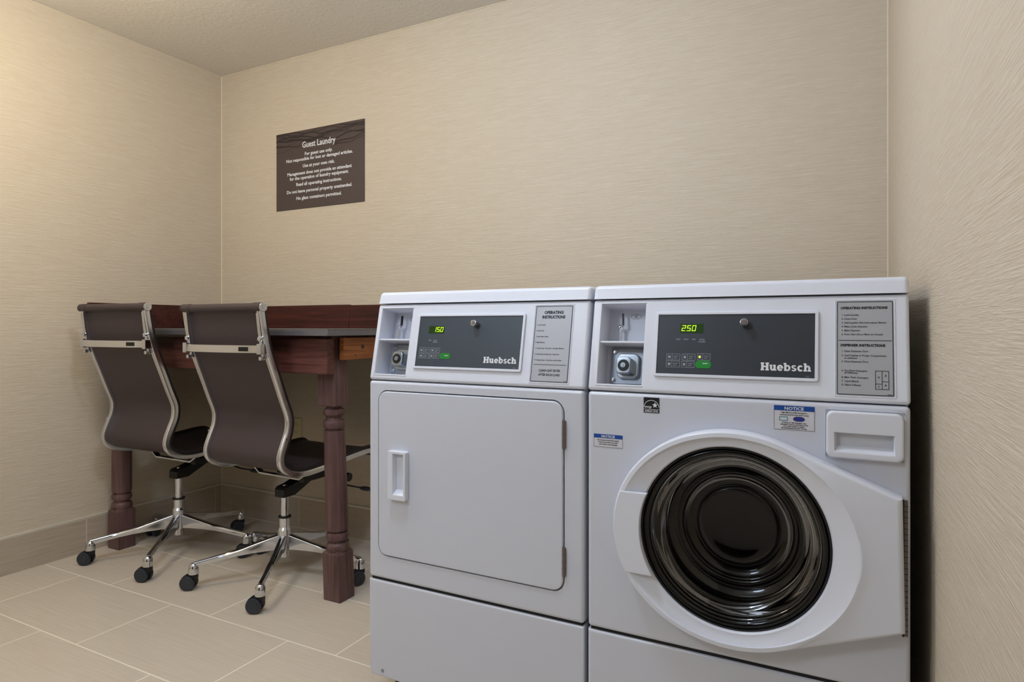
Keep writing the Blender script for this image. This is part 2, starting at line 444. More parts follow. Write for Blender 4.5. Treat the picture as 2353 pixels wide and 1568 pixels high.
# ------------------------------------------------------------------ wall outlet under the table
ou = thing('wall_outlet', 'ivory outlet cover plate low on the back wall, under the table', 'outlet', (0.522, 0.0, 0.432))
obj('cover_plate', box(new(), 0, 0.070, -0.007, 0.0, 0, 0.112, 0.003, 2), M_IVORY, ou)
for zz in (0.026, 0.066):
    r_ = prism(new(), rrect(0.021, 0.049, zz, zz+0.026, 0.006), 'y', -0.0085, -0.006, 0.0005)
    so = obj('socket', r_, M_IVORY, ou)
    sl = new()
    for xx in (0.029, 0.040): plate(sl, xx-0.0008, xx+0.0008, zz+0.010, zz+0.020, -0.0086)
    obj('slot', sl, M_BLACKINK, so)

# ------------------------------------------------------------------ table
TB = thing('laundry_table', 'dark stained wooden folding table with turned legs along the back wall', 'table', (0, 0, 0))
TX1, TYF, TZ0, TZ1 = 1.403, -0.675, 0.968, 0.9925
bm = box(new(), 0.003, TX1, TYF, -0.003, TZ0+0.001, TZ1, 0.0015, 1)
top = obj('tabletop', bm, M_LAM, TB)
eb = new()
box(eb, 0.003, TX1+0.002, TYF-0.002, TYF, TZ0, TZ1-0.006, 0.0006, 1)
box(eb, TX1, TX1+0.002, TYF, -0.003, TZ0, TZ1-0.006, 0.0006, 1)
obj('edging', eb, M_EDGE, top)
obj('splash_board', box(new(), 0.022, 0.913, -0.022, -0.002, TZ1, 1.105, 0.0015, 1), M_SPLASH, TB)
obj('splash_board', box(new(), 0.915, 1.42, -0.022, -0.002, TZ1, 1.102, 0.0015, 1), M_SPLASH, TB)
obj('splash_board', box(new(), 0.002, 0.020, -0.695, -0.004, TZ1, 1.108, 0.0015, 1), M_SPLASH, TB)
obj('front_apron', box(new(), 0.006, 1.360, -0.632, -0.595, 0.829, 0.957, 0.0015, 1), M_WOODX, TB)
ap = obj('side_apron', box(new(), 1.362, 1.384, -0.572, -0.03, 0.879, 0.960, 0.0015, 1), M_PINE, TB, label='amber unstained side board')
for y_, z_, r_ in ((-0.47, 0.925, 0.0085), (-0.40, 0.914, 0.003), (-0.51, 0.895, 0.0035)):
    obj('knot', cyl(new(), (1.3838, y_, z_), (1.3845, y_, z_), r_, seg=14), M_SPLASH, ap)
obj('rear_apron', box(new(), 0.02, 1.34, -0.05, -0.03, 0.86, 0.957, 0.0015, 1), M_WOODX, TB)
def table_leg(cx, cy, lean=0.0):
    """turned leg 8 cm square at its blocks; foot centred on (cx, cy)"""
    b = new(); h = 0.0395
    # foot block with chamfered shoulders
    box(b, -h, h, -h, h, 0.0, 0.170, 0.002, 1)
    t = new()
    s0 = [t.verts.new((sx*h, sy*h, 0.169)) for sx, sy in ((-1, -1), (1, -1), (1, 1), (-1, 1))]
    s1 = [t.verts.new((sx*0.030, sy*0.030, 0.182)) for sx, sy in ((-1, -1), (1, -1), (1, 1), (-1, 1))]
    for k in range(4): t.faces.new((s0[k], s0[(k+1) % 4], s1[(k+1) % 4], s1[k]))
    t.faces.new(s0[::-1]); t.faces.new(s1); merge(b, t)
    prof = [(0.028, 0.160), (0.034, 0.172), (0.040, 0.180), (0.0420, 0.190), (0.0410, 0.199), (0.036, 0.206), (0.0300, 0.209), (0.0300, 0.214),
            (0.037, 0.217), (0.0410, 0.224), (0.0410, 0.236), (0.038, 0.243), (0.0310, 0.246), (0.0310, 0.250), (0.0385, 0.252), (0.0405, 0.264),
            (0.0405, 0.36), (0.0395, 0.50), (0.0380, 0.617), (0.0300, 0.619), (0.0300, 0.624), (0.0370, 0.626), (0.0405, 0.633),
            (0.0405, 0.646), (0.0370, 0.654), (0.0300, 0.657), (0.0280, 0.664), (0.0310, 0.671), (0.0385, 0.676), (0.0400, 0.684), (0.0385, 0.693),
            (0.0330, 0.698), (0.0270, 0.701), (0.0270, 0.715)]
    lathe(b, prof, 40)
    box(b, -h, h, -h, h, 0.709, TZ0, 0.002, 1)
    for v in b.verts: v.co.x += -lean*v.co.z/0.7
    return obj('leg', b, M_WOODZ, TB, Matrix.Translation((cx, cy, 0)), ang=34)
table_leg(1.337, -0.545, 0.026)
table_leg(0.077, -0.585, 0.0)

# ------------------------------------------------------------------ chairs
RAIL = [(-.291, 1.062), (-.283, 1.01), (-.269, .94), (-.246, .873), (-.217, .80), (-.191, .733), (-.169, .68), (-.164, .65), (-.169, .615),
        (-.186, .575), (-.200, .54), (-.203, .515), (-.193, .49), (-.168, .470), (-.132, .457), (-.088, .451), (-.035, .452), (.05, .459),
        (.15, .468), (.24, .475), (.285, .474), (.305, .464)]
W = 0.197
def offset_profile(P, d):
    out = []
    for i, p in enumerate(P):
        a = P[max(i-1, 0)]; b = P[min(i+1, len(P)-1)]
        t = Vector((b[0]-a[0], b[1]-a[1])).normalized()
        out.append((p[0]-t.y*d, p[1]+t.x*d))       # to the sitter's side
    return out
def sling(prof, thick=0.007, w=W-0.006, sag=0.003, nx=14):
    """curved leather sheet between the rails"""
    t = new(); A = []; B = []
    pa = prof; pb = offset_profile(prof, thick)
    n = offset_profile(prof, 1.0)
    for i in range(len(prof)):
        ra = []; rb = []
        dx, dz = n[i][0]-prof[i][0], n[i][1]-prof[i][1]
        for k in range(nx+1):
            u = -1+2*k/nx; s = sag*(1-u*u)
            ra.append(t.verts.new((u*w, pa[i][0]-dx*s, pa[i][1]-dz*s)))
            rb.append(t.verts.new((u*w, pb[i][0]-dx*s, pb[i][1]-dz*s)))
        A.append(ra); B.append(rb)
    m = len(prof)
    for i in range(m-1):
        for k in range(nx):
            t.faces.new((A[i][k], A[i][k+1], A[i+1][k+1], A[i+1][k])); t.faces.new((B[i][k], B[i+1][k], B[i+1][k+1], B[i][k+1]))
        t.faces.new((A[i][0], A[i+1][0], B[i+1][0], B[i][0])); t.faces.new((A[i][nx], B[i][nx], B[i+1][nx], A[i+1][nx]))
    for k in range(nx):
        t.faces.new((A[0][k], B[0][k], B[0][k+1], A[0][k+1])); t.faces.new((A[-1][k], A[-1][k+1], B[-1][k+1], B[-1][k]))
    return t
def caster(root, x, y, ang):
    """ang: direction of the wheel axle"""
    b = new()
    lathe(b, [(0.012, 0.058), (0.0185, 0.060), (0.0185, 0.078), (0.0165, 0.090), (0.011, 0.098), (0.004, 0.101)], 24)
    o = obj('caster', b, M_CHROME, root, Matrix.Translation((x, y, 0)))
    R = Matrix.Translation((x, y, 0)) @ Matrix.Rotation(ang, 4, 'Z')
    h = new()
    pts = []
    for k in range(13):
        a = math.radians(-20+200*k/12); pts.append((0.018+0.0285*math.cos(a), 0.0295+0.0285*math.sin(a)))
    prism(h, pts, 'x', -0.011, 0.011, 0.002)
    box(h, -0.012, 0.012, -0.014, 0.016, 0.040, 0.062, 0.003, 2)
    obj('wheel_hood', h, M_BLACKPL, o, R)
    for s in (-1, 1):
        wb = new()
        cyl(wb, (s*0.0075, 0.018, 0.0275), (s*0.022, 0.018, 0.0275), 0.0275, seg=32, bev=0.004)
        cyl(wb, (s*0.0215, 0.018, 0.0275), (s*0.0235, 0.018, 0.0275), 0.019, seg=28, bev=0.0008)
        obj('wheel', wb, M_WHEEL, o, R)
def chair(x, y, rz, dz, base_deg, arm_r, label, axles):
    root = thing('task_chair', label, 'chair', (x, y, 0), 0.0, 'office chairs at the table')
    S = Matrix.Rotation(rz, 4, 'Z') @ Matrix.Translation((0, 0, dz))       # swivelled upper part
    prof = [tuple(p) for p in catmull([(a, b) for a, b in RAIL], 5)]
    inner = offset_profile(prof, 0.006)
    cut = min(range(len(inner)), key=lambda i: abs(inner[i][0]+0.088)+(0 if inner[i][1] < 0.47 else 9))
    obj('backrest', sling(inner[1:cut+1]), M_LEATHER, root, S, ang=60)
    obj('seat', sling(inner[cut:]), M_LEATHER, root, S, ang=60)
    # side rails: grooved flat bars with a leather piping on the sitter's side
    sec = [(-.0085, -.010), (-.0025, -.011), (-.0015, -.008), (.0015, -.008), (.0025, -.011), (.0085, -.010), (.010, -.006), (.010, .006), (.0075, .009), (-.0075, .009), (-.010, .006), (-.010, -.006)]
    for s in (-1, 1):
        r = obj('side_rail', sweep(new(), [(s*W, p[0], p[1]) for p in prof], [(a*1.08, b*1.05) for a, b in sec]), M_RAIL, root, S, ang=30)
        pp = offset_profile(prof, 0.0150)
        obj('piping', sweep(new(), [(s*(W+0.001), p[0], p[1]) for p in pp], circ(0.0055, 8, 0.008)), M_LEATHERD, r, S)
        for yy, zz in ((-.186, .595), (.19, .471)):
            obj('screw', cyl(new(), (s*(W+0.010), yy, zz), (s*(W+0.013), yy, zz), 0.0045, seg=12), M_CHROME, r, S)
    # head roll
    hr = new(); L_ = W+0.010
    cyl(hr, (-L_, -.292, 1.068), (L_, -.292, 1.068), 0.0150, seg=28, bev=0.003)
    for s in (-1, 1):
        cyl(hr, (s*L_*0.80, -.292, 1.068), (s*L_*0.99, -.292, 1.068), 0.0168, seg=28, bev=0.002)
    h = obj('head_roll', hr, M_LEATHER, root, S)
    for s in (-1, 1):
        cp = new(); cyl(cp, (s*L_, -.292, 1.068), (s*(L_+0.006), -.292, 1.068), 0.0165, seg=28, bev=0.002)
        cyl(cp, (s*(L_+0.0055), -.292, 1.068), (s*(L_+0.008), -.292, 1.068), 0.006, seg=6)
        obj('end_cap', cp, M_CHROME if s > 0 else M_LEATHER, h, S)
    fr = new(); cyl(fr, (-L_, .300, .462), (L_, .300, .462), 0.013, seg=24, bev=0.002)
    obj('front_roll', fr, M_LEATHER, root, S)
    # bowed cross bar behind the back with its brackets
    pts = []
    for k in range(25):
        u = -1+2*k/24; pts.append((u*(W-0.002), -.293-0.026*(1-abs(u)**3), .922))
    cb = obj('cross_bar', sweep(new(), pts, [(-.013, -.0035), (.013, -.0035), (.014, 0), (.013, .0035), (-.013, .0035), (-.014, 0)], Vector((0, 0, 1))), M_RAIL, root, S)
    sl = new(); t = []
    for k in range(7):
        u = 0.60+0.20*k/6; t.append((u*(W-0.002), -.293-0.026*(1-u**3)-0.0032, .922))
    sweep(sl, t, [(-.0075, -.0008), (.0075, -.0008), (.0075, .0008), (-.0075, .0008)], Vector((0, 0, 1)))
    obj('bar_slot', sl, M_BLACKMET, cb, S)
    for s in (-1, 1):
        br = new()
        sweep(br, [(s*(W-0.006), -.2975, 1.048), (s*(W-0.006), -.290, .985), (s*(W-0.006), -.2765, .905), (s*(W-0.006), -.269, .885)],
              [(-.007, -.003), (.007, -.003), (.007, .003), (-.007, .003)])
        box(br, s*W-0.012, s*W+0.009, -.300, -.272, .903, .941, 0.003, 2)
        cyl(br, (s*(W-0.004), -.296, .958), (s*(W-0.004), -.285, .958), 0.0085, seg=16, bev=0.0015)
        cyl(br, (s*(W-0.004), -.291, .889), (s*(W-0.004), -.277, .889), 0.0075, seg=16, bev=0.0015)
        obj('bracket', br, M_CHROME, cb, S)
    # spreader bars under the seat
    for yy, wdt in ((-0.012, 0.9), (0.165, 0.9)):
        z1 = 0.447 if yy < 0.1 else 0.458
        p = [(-W, yy, z1), (-W+0.030, yy, z1-0.004), (-0.120, yy, z1-0.040), (0.100, yy, z1-0.044), (W-0.035, yy, z1-0.006), (W, yy, z1)]
        obj('spreader_bar', sweep(new(), p, [(-.012, -.003), (.012, -.003), (.012, .003), (-.012, .003)], Vector((0, 1, 0))), M_BRUSH, root, S)
    # tilt mechanism: nose over the post, rising arm, cradle
    mb = new()
    prism(mb, [(-.028, .322), (-.028, .352), (-.018, .362), (.02, .368), (.17, .412), (.25, .425), (.25, .400), (.12, .362), (.03, .322)], 'x', -.027, .027, 0.003)
    box(mb, -.085, .085, .035, .235, .398, .410, 0.002, 1)
    box(mb, -.060, .060, .09, .22, .372, .402, 0.004, 2)
    box(mb, -.150, -.105, -.03, .06, .428, .450, 0.006, 2)
    box(mb, .075, .105, .0, .20, .385, .412, 0.004, 2)
    me_ = obj('tilt_mechanism', mb, M_BLACKMET, root, S)
    cyl_b = new(); cyl(cyl_b, (0, 0, .352), (0, 0, .3665), 0.0085, seg=16, bev=0.002)
    obj('post_button', cyl_b, M_CHROME, me_, S)
    kb = new(); cyl(kb, (0.085, .20, .372), (0.16, .20, .372), 0.018, seg=24, bev=0.003); cyl(kb, (0.05, .20, .372), (0.09, .20, .372), 0.008)
    obj('tension_knob', kb, M_BLACKPL, me_, S)
    lv = new(); tube(lv, [(0.03, .205, .350), (0.09, .205, .346), (0.14, .208, .335), (0.21, .21, .332)], 0.0035)
    sphere(lv, (0.235, .211, .331), 0.011, 3.0, 1.2, 0.8)
    obj('height_lever', lv, M_BLACKPL, root, S)
    # gas post and hub
    po = new(); lathe(po, [(0.0165, 0.235), (0.0165, 0.33+dz)], 28)
    obj('gas_post', po, M_CHROME, root)
    hb = new(); lathe(hb, [(0.013, 0.078), (0.0185, 0.080), (0.0185, 0.105), (0.0275, 0.108), (0.0285, 0.150), (0.0275, 0.190), (0.0225, 0.200), (0.0225, 0.236), (0.016, 0.238)], 32)
    hub = obj('hub', hb, M_BRUSH, root, ang=24)
    cr = new(); lathe(cr, [(0.017, 0.236), (0.025, 0.237), (0.025, 0.243), (0.017, 0.244)], 28)
    obj('collar_ring', cr, M_BLACKPL, hub)
    for k in range(5):
        a = math.radians(base_deg+72*k); c_, s_ = math.cos(a), math.sin(a)
        def sect(wt, wb_, zt, zb): # crown-topped hollow-looking arm section
            return [(-wb_, zb), (-wt, zt-0.006), (-wt*0.6, zt), (wt*0.6, zt), (wt, zt-0.006), (wb_, zb)]
        t = new(); rings = []
        for i in range(7):
            q = i/6; r = 0.022+(arm_r-0.022)*q
            zt = 0.172-0.070*q-0.006*math.sin(PI*q); zb = 0.112-0.030*q+0.010*math.sin(PI*q)
            wt = 0.0145-0.0045*q; wb_ = 0.010-0.003*q
            rings.append([t.verts.new((r*c_-sy*s_, r*s_+sy*c_, z)) for sy, z in sect(wt, wb_, zt, zb)])
        for A_, B_ in zip(rings, rings[1:]):
            for i in range(6): t.faces.new((A_[i], A_[(i+1) % 6], B_[(i+1) % 6], B_[i]))
        t.faces.new(rings[0][::-1]); t.faces.new(rings[-1])
        obj('base_leg', t, M_BRUSH, root, ang=50)
        caster(root, arm_r*c_, arm_r*s_, math.radians(axles[k]))
    return root
# order of casters: angle base_deg + 72k
chair(0.370, -0.510, math.radians(2), 0.010, 18, 0.330, 'brown leather chair on five chrome legs at the left end of the table', [135, 160, 200, 117, 108])
chair(1.000, -0.490, 0.0, 0.0, 14.8, 0.328, 'brown leather chair on five chrome legs beside the turned right table leg', [165, 150, -20, 117, 113])

# ------------------------------------------------------------------ machines
MWD, BZ0, BZ1, BZ2, LZ0, LZ1, MD = 0.6052, 0.083, 0.3385, 0.8585, 1.0615, 1.0925, 0.70
T_, Z0_, Z1_ = 0.045, 0.862, 1.080
CL = math.hypot(T_, Z1_-Z0_)
# console frame: local (u, -w, v) -> machine space; local x=u, local z=v up the slope, local -y outward
ev = Vector((0, T_, Z1_-Z0_))/CL; ny = Vector((0, (Z1_-Z0_), -T_))/CL      # ny = into the machine
CM = Matrix(((1, ny.x*0, 0, 0), (0, ny.y, ev.y, 0), (0, ny.z, ev.z, Z0_), (0, 0, 0, 1)))
def seven_seg(bm, ch, x, z, w_, h_, y):
    th = w_*0.20; sl = 0.14
    S_ = {'1': 'bc', '2': 'abged', '5': 'afgcd', '0': 'abcdef'}[ch]
    segs = {'a': (0, h_, w_, h_-th), 'g': (0, h_/2+th/2, w_, h_/2-th/2), 'd': (0, th, w_, 0),
            'f': (0, h_, th, h_/2), 'b': (w_-th, h_, w_, h_/2), 'e': (0, h_/2, th, 0), 'c': (w_-th, h_/2, w_, 0)}
    for s in S_:
        x0, z1, x1, z0 = segs[s]; g = th*0.18
        x0 += g; x1 -= g; z0 += g; z1 -= g
        t = new()
        P = [(x0, z0), (x1, z0), (x1, z1), (x0, z1)]
        f = [t.verts.new((x+a+sl*b, y, z+b)) for a, b in P]; bk = [t.verts.new((x+a+sl*b, y+0.0003, z+b)) for a, b in P]
        t.faces.new(f); t.faces.new(bk[::-1])
        for k in range(4): t.faces.new((f[k], bk[k], bk[(k+1) % 4], f[(k+1) % 4]))
        merge(bm, t)
def slab_logo(bm, x, z, h, w_, y):
    """heavy slab lettering of the maker's name, drawn stroke by stroke (unit height 1, x-height 0.74)"""
    cnt = [0]
    def rc(ox, a, b, c, d):
        cnt[0] += 1; box(bm, x+(ox+a)*k, x+(ox+b)*k, y-0.0004-0.00002*cnt[0], y, z+c*h, z+d*h)
    def arc(ox, cx, cz, ro, rzo, ri, rzi, a0, a1):
        t = new(); n = 20; prev = None
        for i in range(n+1):
            a = math.radians(a0+(a1-a0)*i/n); c_, s_ = math.cos(a), math.sin(a)
            q = [t.verts.new((x+(ox+cx+r*c_)*k, yy, z+(cz+rz*s_)*h)) for yy in (y-0.0004, y) for r, rz in ((ro, rzo), (ri, rzi))]
            if prev: 
                for f in ((0, 1), (1, 3), (3, 2), (2, 0)): t.faces.new((prev[f[0]], prev[f[1]], q[f[1]], q[f[0]]))
            else: t.faces.new((q[0], q[1], q[3], q[2]))
            prev = q
        t.faces.new((prev[0], prev[2], prev[3], prev[1])); merge(bm, t)
    adv = dict(H=1.16, u=.94, e=.86, b=.92, s=.76, c=.80, h=.96)
    k = w_/sum(adv[q] for q in 'Huebsch'); ox = 0.0; X = .74; st = .27; sf = .17
    for q in 'Huebsch':
        if q == 'H':
            rc(ox, .10, .10+st+.04, 0, 1); rc(ox, .72, .72+st+.04, 0, 1); rc(ox, .10, 1.0, .40, .60)
            for a in (0.03, .65):
                rc(ox, a, a+st+.18, 0, sf); rc(ox, a, a+st+.18, 1-sf, 1)
        elif q == 'u':
            rc(ox, .08, .08+st, .30, X); arc(ox, .40, .32, .32, .33, .07, .14, 180, 360); rc(ox, .53, .53+st, 0, X)
            rc(ox, 0, .20, X-sf, X); rc(ox, .46, .60, X-sf, X); rc(ox, .70, .90, 0, sf)
        elif q == 'e':
            arc(ox, .42, .37, .39, .385, .13, .19, 0, 325); rc(ox, .12, .80, .30, .43)
        elif q == 'b':
            rc(ox, .08, .08+st, 0, 1); rc(ox, 0, .20, 1-sf, 1); arc(ox, .48, .37, .38, .385, .13, .20, -150, 150)
        elif q == 's':
            arc(ox, .37, .53, .30, .22, .07, .075, 20, 270); arc(ox, .37, .21, .32, .22, .07, .075, -160, 90)
        elif q == 'c':
            arc(ox, .41, .37, .38, .385, .12, .19, 38, 322)
        elif q == 'h':
            rc(ox, .08, .08+st, 0, 1); rc(ox, 0, .20, 1-sf, 1); arc(ox, .50, .42, .33, .33, .07, .15, 0, 180); rc(ox, .57, .57+st-.01, 0, .44)
            rc(ox, 0, .42, 0, sf); rc(ox, .50, .92, 0, sf)
        ox += adv[q]
    return bm

def machine_shell(root):
    # cabinet shell behind the front panels (open towards the front)
    t = new(); x0, x1, y0, y1, z0, z1 = 0.004, MWD-0.004, 0.012, MD, BZ0+0.002, LZ0
    V = [t.verts.new(p) for p in ((x0, y0, z0), (x1, y0, z0), (x1, y0, z1), (x0, y0, z1), (x0, y1, z0), (x1, y1, z0), (x1, y1, z1), (x0, y1, z1))]
    # upper front corner leans back behind the console
    V[2].co.y = V[3].co.y = 0.062
    for f in ((0, 4, 5, 1), (1, 5, 6, 2), (2, 6, 7, 3), (3, 7, 4, 0), (4, 7, 6, 5)): t.faces.new([V[i] for i in f])
    bmesh.ops.recalc_face_normals(t, faces=t.faces)
    bmesh.ops.solidify(t, geom=list(t.faces), thickness=0.003)
    obj('cabinet', t, M_ENAMEL, root)
    # feet
    for fx in (0.05, MWD-0.05):
        for fy in (0.06, MD-0.06):
            b = new(); cyl(b, (fx, fy, 0.0), (fx, fy, 0.022), 0.026, 0.022, bev=0.002); cyl(b, (fx, fy, 0.02), (fx, fy, BZ0+0.004), 0.008)
            obj('foot', b, M_GREYRUB, root)
    # dark strips that stand in for the shade inside the panel seams
    obj('seam_shade_strip', box(new(), 0.006, MWD-0.006, 0.006, 0.03, BZ1-0.010, BZ1+0.012), M_GAP, root)
    obj('seam_shade_strip', box(new(), 0.006, MWD-0.006, 0.010, 0.03, BZ2-0.01, Z0_+0.003), M_GAP, root)
    # lower service panel with corner notch and screws
    lp = obj('lower_panel', prism(new(), [(0.0, BZ1-0.003), (0.0, 0.105), (0.007, BZ0), (MWD-0.007, BZ0), (MWD, 0.105), (MWD, BZ1-0.003)], 'y', 0.0, 0.035, 0.006, 3), M_ENAMEL, root)
    for fx in (0.045, MWD-0.045):
        b = new(); cyl(b, (fx, -0.0012, BZ0+0.018), (fx, 0.002, BZ0+0.018), 0.0045, seg=16); obj('screw', b, M_STEEL, lp)
    # lid: slim cap with a rounded front edge
    L = [(0.037, LZ0+0.0005), (MD+.01, LZ0+0.0005), (MD+.01, LZ1), (0.047, LZ1)]
    t = new()
    prism(t, L, 'x', -0.001, MWD+0.001)
    bevel_edges(t, [e for e in t.edges if e.calc_face_angle(0) > 0.9 and not (abs(e.verts[0].co.y-MD-.01) < 1e-4 and abs(e.verts[1].co.y-MD-.01) < 1e-4) and not (e.verts[0].co.z < LZ0+.001 and e.verts[1].co.z < LZ0+.001)], 0.009, 4)
    obj('lid', t, M_PLASTIC, root)
def console(root, rec, pan, washer):
    ztop = CL*(LZ0-Z0_-0.001)/(Z1_-Z0_)
    b = pocket(new(), (-0.0005, MWD+0.0005), (0.0, ztop), 0.0, 0.10, rec[:2], rec[2:], 0.058, bev=0.007, hbev=0.002, inset=(0.0, 0.0, 0.0, 0.0))
    con = obj('console', b, M_PLASTIC, root, CM)
    # raised lip around the coin recess
    lip = new()
    u0, u1, v0, v1 = rec
    for f in ((u0-0.003, u1+0.003, v0-0.004, v0-0.001), (u0-0.003, u1+0.003, v1+0.001, v1+0.003), (u0-0.004, u0-0.001, v0-0.004, v1+0.003)):
        box(lip, f[0], f[1], -0.0012, 0.001, f[2], f[3], 0.0008, 2)
    obj('recess_lip', lip, M_PLASTIC, con, CM)
    sv = (v0+v1)/2+0.004
    obj('shelf', box(new(), u0-0.001, u1+0.001, 0.002, 0.058, sv-0.0022, sv+0.0022, 0.0008, 1), M_PLASTIC, con, CM)
    # coin drop: post, joint and slanted blade
    uc = u0+(u1-u0)*0.33; yk = 0.040
    cd = new()
    cyl(cd, (uc, yk, sv+0.002), (uc, yk, sv+0.008), 0.0085, bev=0.001); cyl(cd, (uc, yk, sv+0.006), (uc, yk, sv+0.036), 0.0038)
    sphere(cd, (uc-0.001, yk, sv+0.040), 0.0065, 1.1, 0.9, 0.9); cyl(cd, (uc-0.006, yk, sv+0.038), (uc+0.007, yk-0.002, sv+0.047), 0.0022)
    obj('coin_drop', cd, M_CHROME, con, CM)
    bl = new(); sweep(bl, [(uc+0.006, yk-0.002, sv+0.044), (uc+0.003, yk, sv+0.072)], [(-.0016, -.003), (.0016, -.003), (.0016, .003), (-.0016, .003)], Vector((1, 0, 0)))
    obj('coin_blade', bl, M_BLACKMET, con, CM)
    ov = new(); ue, ve = u0+(u1-u0)*0.62, v1-0.016
    for k in range(24):
        a, c = 2*PI*k/24, 2*PI*(k+1)/24
        sweep(ov, [(ue+0.012*math.cos(a), 0.0575, ve+0.0055*math.sin(a)), (ue+0.012*math.cos(c), 0.0575, ve+0.0055*math.sin(c))], circ(0.0005, 5), Vector((0, 1, 0)))
    glyphs(ov, '25', 0.005, ue, ve-0.0025, 'CENTER', 0.04, 0.0575)
    obj('coin_mark', ov, M_GREYINK, con, CM)
    # lock plate, screws, boss and key cylinder
    cu, cv = u0+(u1-u0)*0.56, (v0+sv)/2-0.001
    lpz = new(); box(lpz, u0+0.012, u1-0.001, 0.050, 0.0575, v0+0.006, sv-0.006, 0.001, 1)
    lk = obj('lock_plate', lpz, M_STEEL, con, CM)
    for a in (u0+0.020, u1-0.008):
        for c in (v0+0.015, sv-0.015): obj('screw', cyl(new(), (a, 0.047, c), (a, 0.051, c), 0.0045, seg=16, bev=0.001), M_CHROME, lk, CM)
    bo = new()
    prism(bo, rrect(cu-0.026, cu+0.024, cv-0.028, cv+0.028, 0.012), 'y', 0.040, 0.050, 0.003)
    prism(bo, rrect(cu-0.022, cu+0.012, cv-0.020, cv+0.018, 0.009), 'y', 0.020, 0.042, 0.003)
    obj('lock_boss', bo, M_BOSS, lk, CM)
    kc = new(); cyl(kc, (cu-0.005, 0.0185, cv-0.001), (cu-0.005, 0.021, cv-0.001), 0.0130, seg=24, bev=0.001)
    obj('key_cylinder', kc, M_BLACKMET, lk, CM)
    kc = new(); cyl(kc, (cu-0.005, 0.0165, cv-0.001), (cu-0.005, 0.019, cv-0.001), 0.006, seg=16, bev=0.0008); box(kc, cu-0.0058, cu-0.0042, 0.0155, 0.0166, cv-0.005, cv+0.003)
    obj('keyway', kc, M_STEEL, lk, CM)
    # control panel: raised frame and dark face
    a0, a1, c0, c1 = pan
    fr = pocket(new(), (a0, a1), (c0, c1), -0.0045, 0.0, (a0+0.0062, a1-0.0062), (c0+0.0062, c1-0.0062), 0.0028, corner=0.005, bev=0.0014, hbev=0.0005)
    obj('panel_frame', fr, M_PLASTIC, con, CM)
    # charcoal panel face inside the frame
    pf = obj('control_panel', box(new(), a0+0.0063, a1-0.0063, -0.0024, -0.0018, c0+0.0063, c1-0.0063), M_PANEL if not washer else M_PANEL2, con, CM)
    Y = -0.00245
    if washer:
        d0, d1, e0, e1 = a0+0.0525, a0+0.0995, 0.1275, 0.1465
        chars, cx0 = '250', d0+0.0025
    else:
        d0, d1, e0, e1 = a0+0.0365, a0+0.0830, 0.1235, 0.1420
        chars, cx0 = '150', d0+0.0135
    dsp = obj('display', box(new(), d0, d1, Y-0.0006, Y, e0, e1, 0.0002, 1), M_DISP, con, CM)
    dg = new()
    for i, ch in enumerate(chars): seven_seg(dg, ch, cx0+i*0.0105, e0+0.0035, 0.0080, 0.0125, Y-0.0009)
    obj('display_digits', dg, M_DIGIT, dsp, CM)
    # lock on the panel
    lu = 2.19-1.8762 if not washer else 2.815-2.4904
    b = new(); cyl(b, (lu, Y, 0.1465), (lu, Y-0.016, 0.1465), 0.0082, 0.0078, seg=28, bev=0.0012)
    pl = obj('panel_lock', b, M_CHROME, con, CM)
    b = new(); cyl(b, (lu, Y-0.016, 0.1465), (lu, Y-0.0168, 0.1465), 0.0055, seg=20); box(b, lu-0.0006, lu+0.0006, Y-0.0175, Y-0.0165, 0.143, 0.150)
    obj('keyhole', b, M_HINGE, pl, CM)
    # keys
    gk = new(); yl = new(); bt = new()
    def key(k0, k1, m0, m1, parts=1):
        frame(bt, k0, k1, m0, m1, Y, 0.0007)
        mid = k0+(k1-k0)*0.42
        plate(bt, mid-0.0003, mid+0.0003, m0, m1, Y)
        for q in range(2):
            zz = m0+(m1-m0)*(0.58-0.30*q); ww = (k1-mid)*(0.62-0.15*q)
            plate(bt, mid+0.0025, mid+0.0025+ww, zz, zz+0.0011, Y)
        box(bt, k0+0.0035, mid-0.003, Y-0.0003, Y, m0+0.004, m1-0.004)
    if washer:
        key(.1706, .1986, .0695, .0830); key(.2026, .2296, .0695, .0830); key(.2336, .2596, .0705, .0845)
        key(.1706, .1986, .0545, .0680); key(.2016, .2286, .0545, .0680)
        prism(gk, rrect(.2305, .2616, .0540, .0695, .006), 'y', Y-0.0006, Y)
        box(yl, .2365, .2400, Y-0.0008, Y, .0755, .0790)
    else:
        key(.1528, .1825, .0735, .0860); key(.1862, .2150, .0735, .0860)
        key(.1528, .1838, .0590, .0715); key(.1850, .2140, .0590, .0715)
        prism(gk, rrect(.2165, .2480, .0585, .0730, .006), 'y', Y-0.0006, Y)
    tx = new(); ts = new()
    if washer:
        for i, s in enumerate(('RINSE', 'WASH', 'SPIN', 'DOOR')):
            glyphs(tx, s, 0.0026, .1930+0.0162*i, .1125, 'CENTER', 0.03, Y)
        glyphs(tx, 'LOCKED', 0.0026, .1930+0.0162*3, .1078, 'CENTER', 0.03, Y)
        glyphs(ts, 'START', 0.0026, .2500, .0625, 'CENTER', 0.03, Y-0.0007)
    else:
        glyphs(tx, 'HEAT', 0.0028, .1815, .1040, 'CENTER', 0.03, Y); glyphs(tx, 'COOL', 0.0028, .1975, .1040, 'CENTER', 0.03, Y); glyphs(tx, 'DOWN', 0.0028, .1975, .0995, 'CENTER', 0.03, Y)
        glyphs(ts, 'START', 0.0026, .2360, .0655, 'CENTER', 0.03, Y-0.0007)
    obj('keypad', bt, M_GREYINK, con, CM); obj('start_key', gk, M_GREENB, con, CM)
    obj('start_lettering', ts, M_WHITEINK, con, CM, ang=80)
    if washer: obj('cycle_light', yl, M_YELLOW, con, CM)
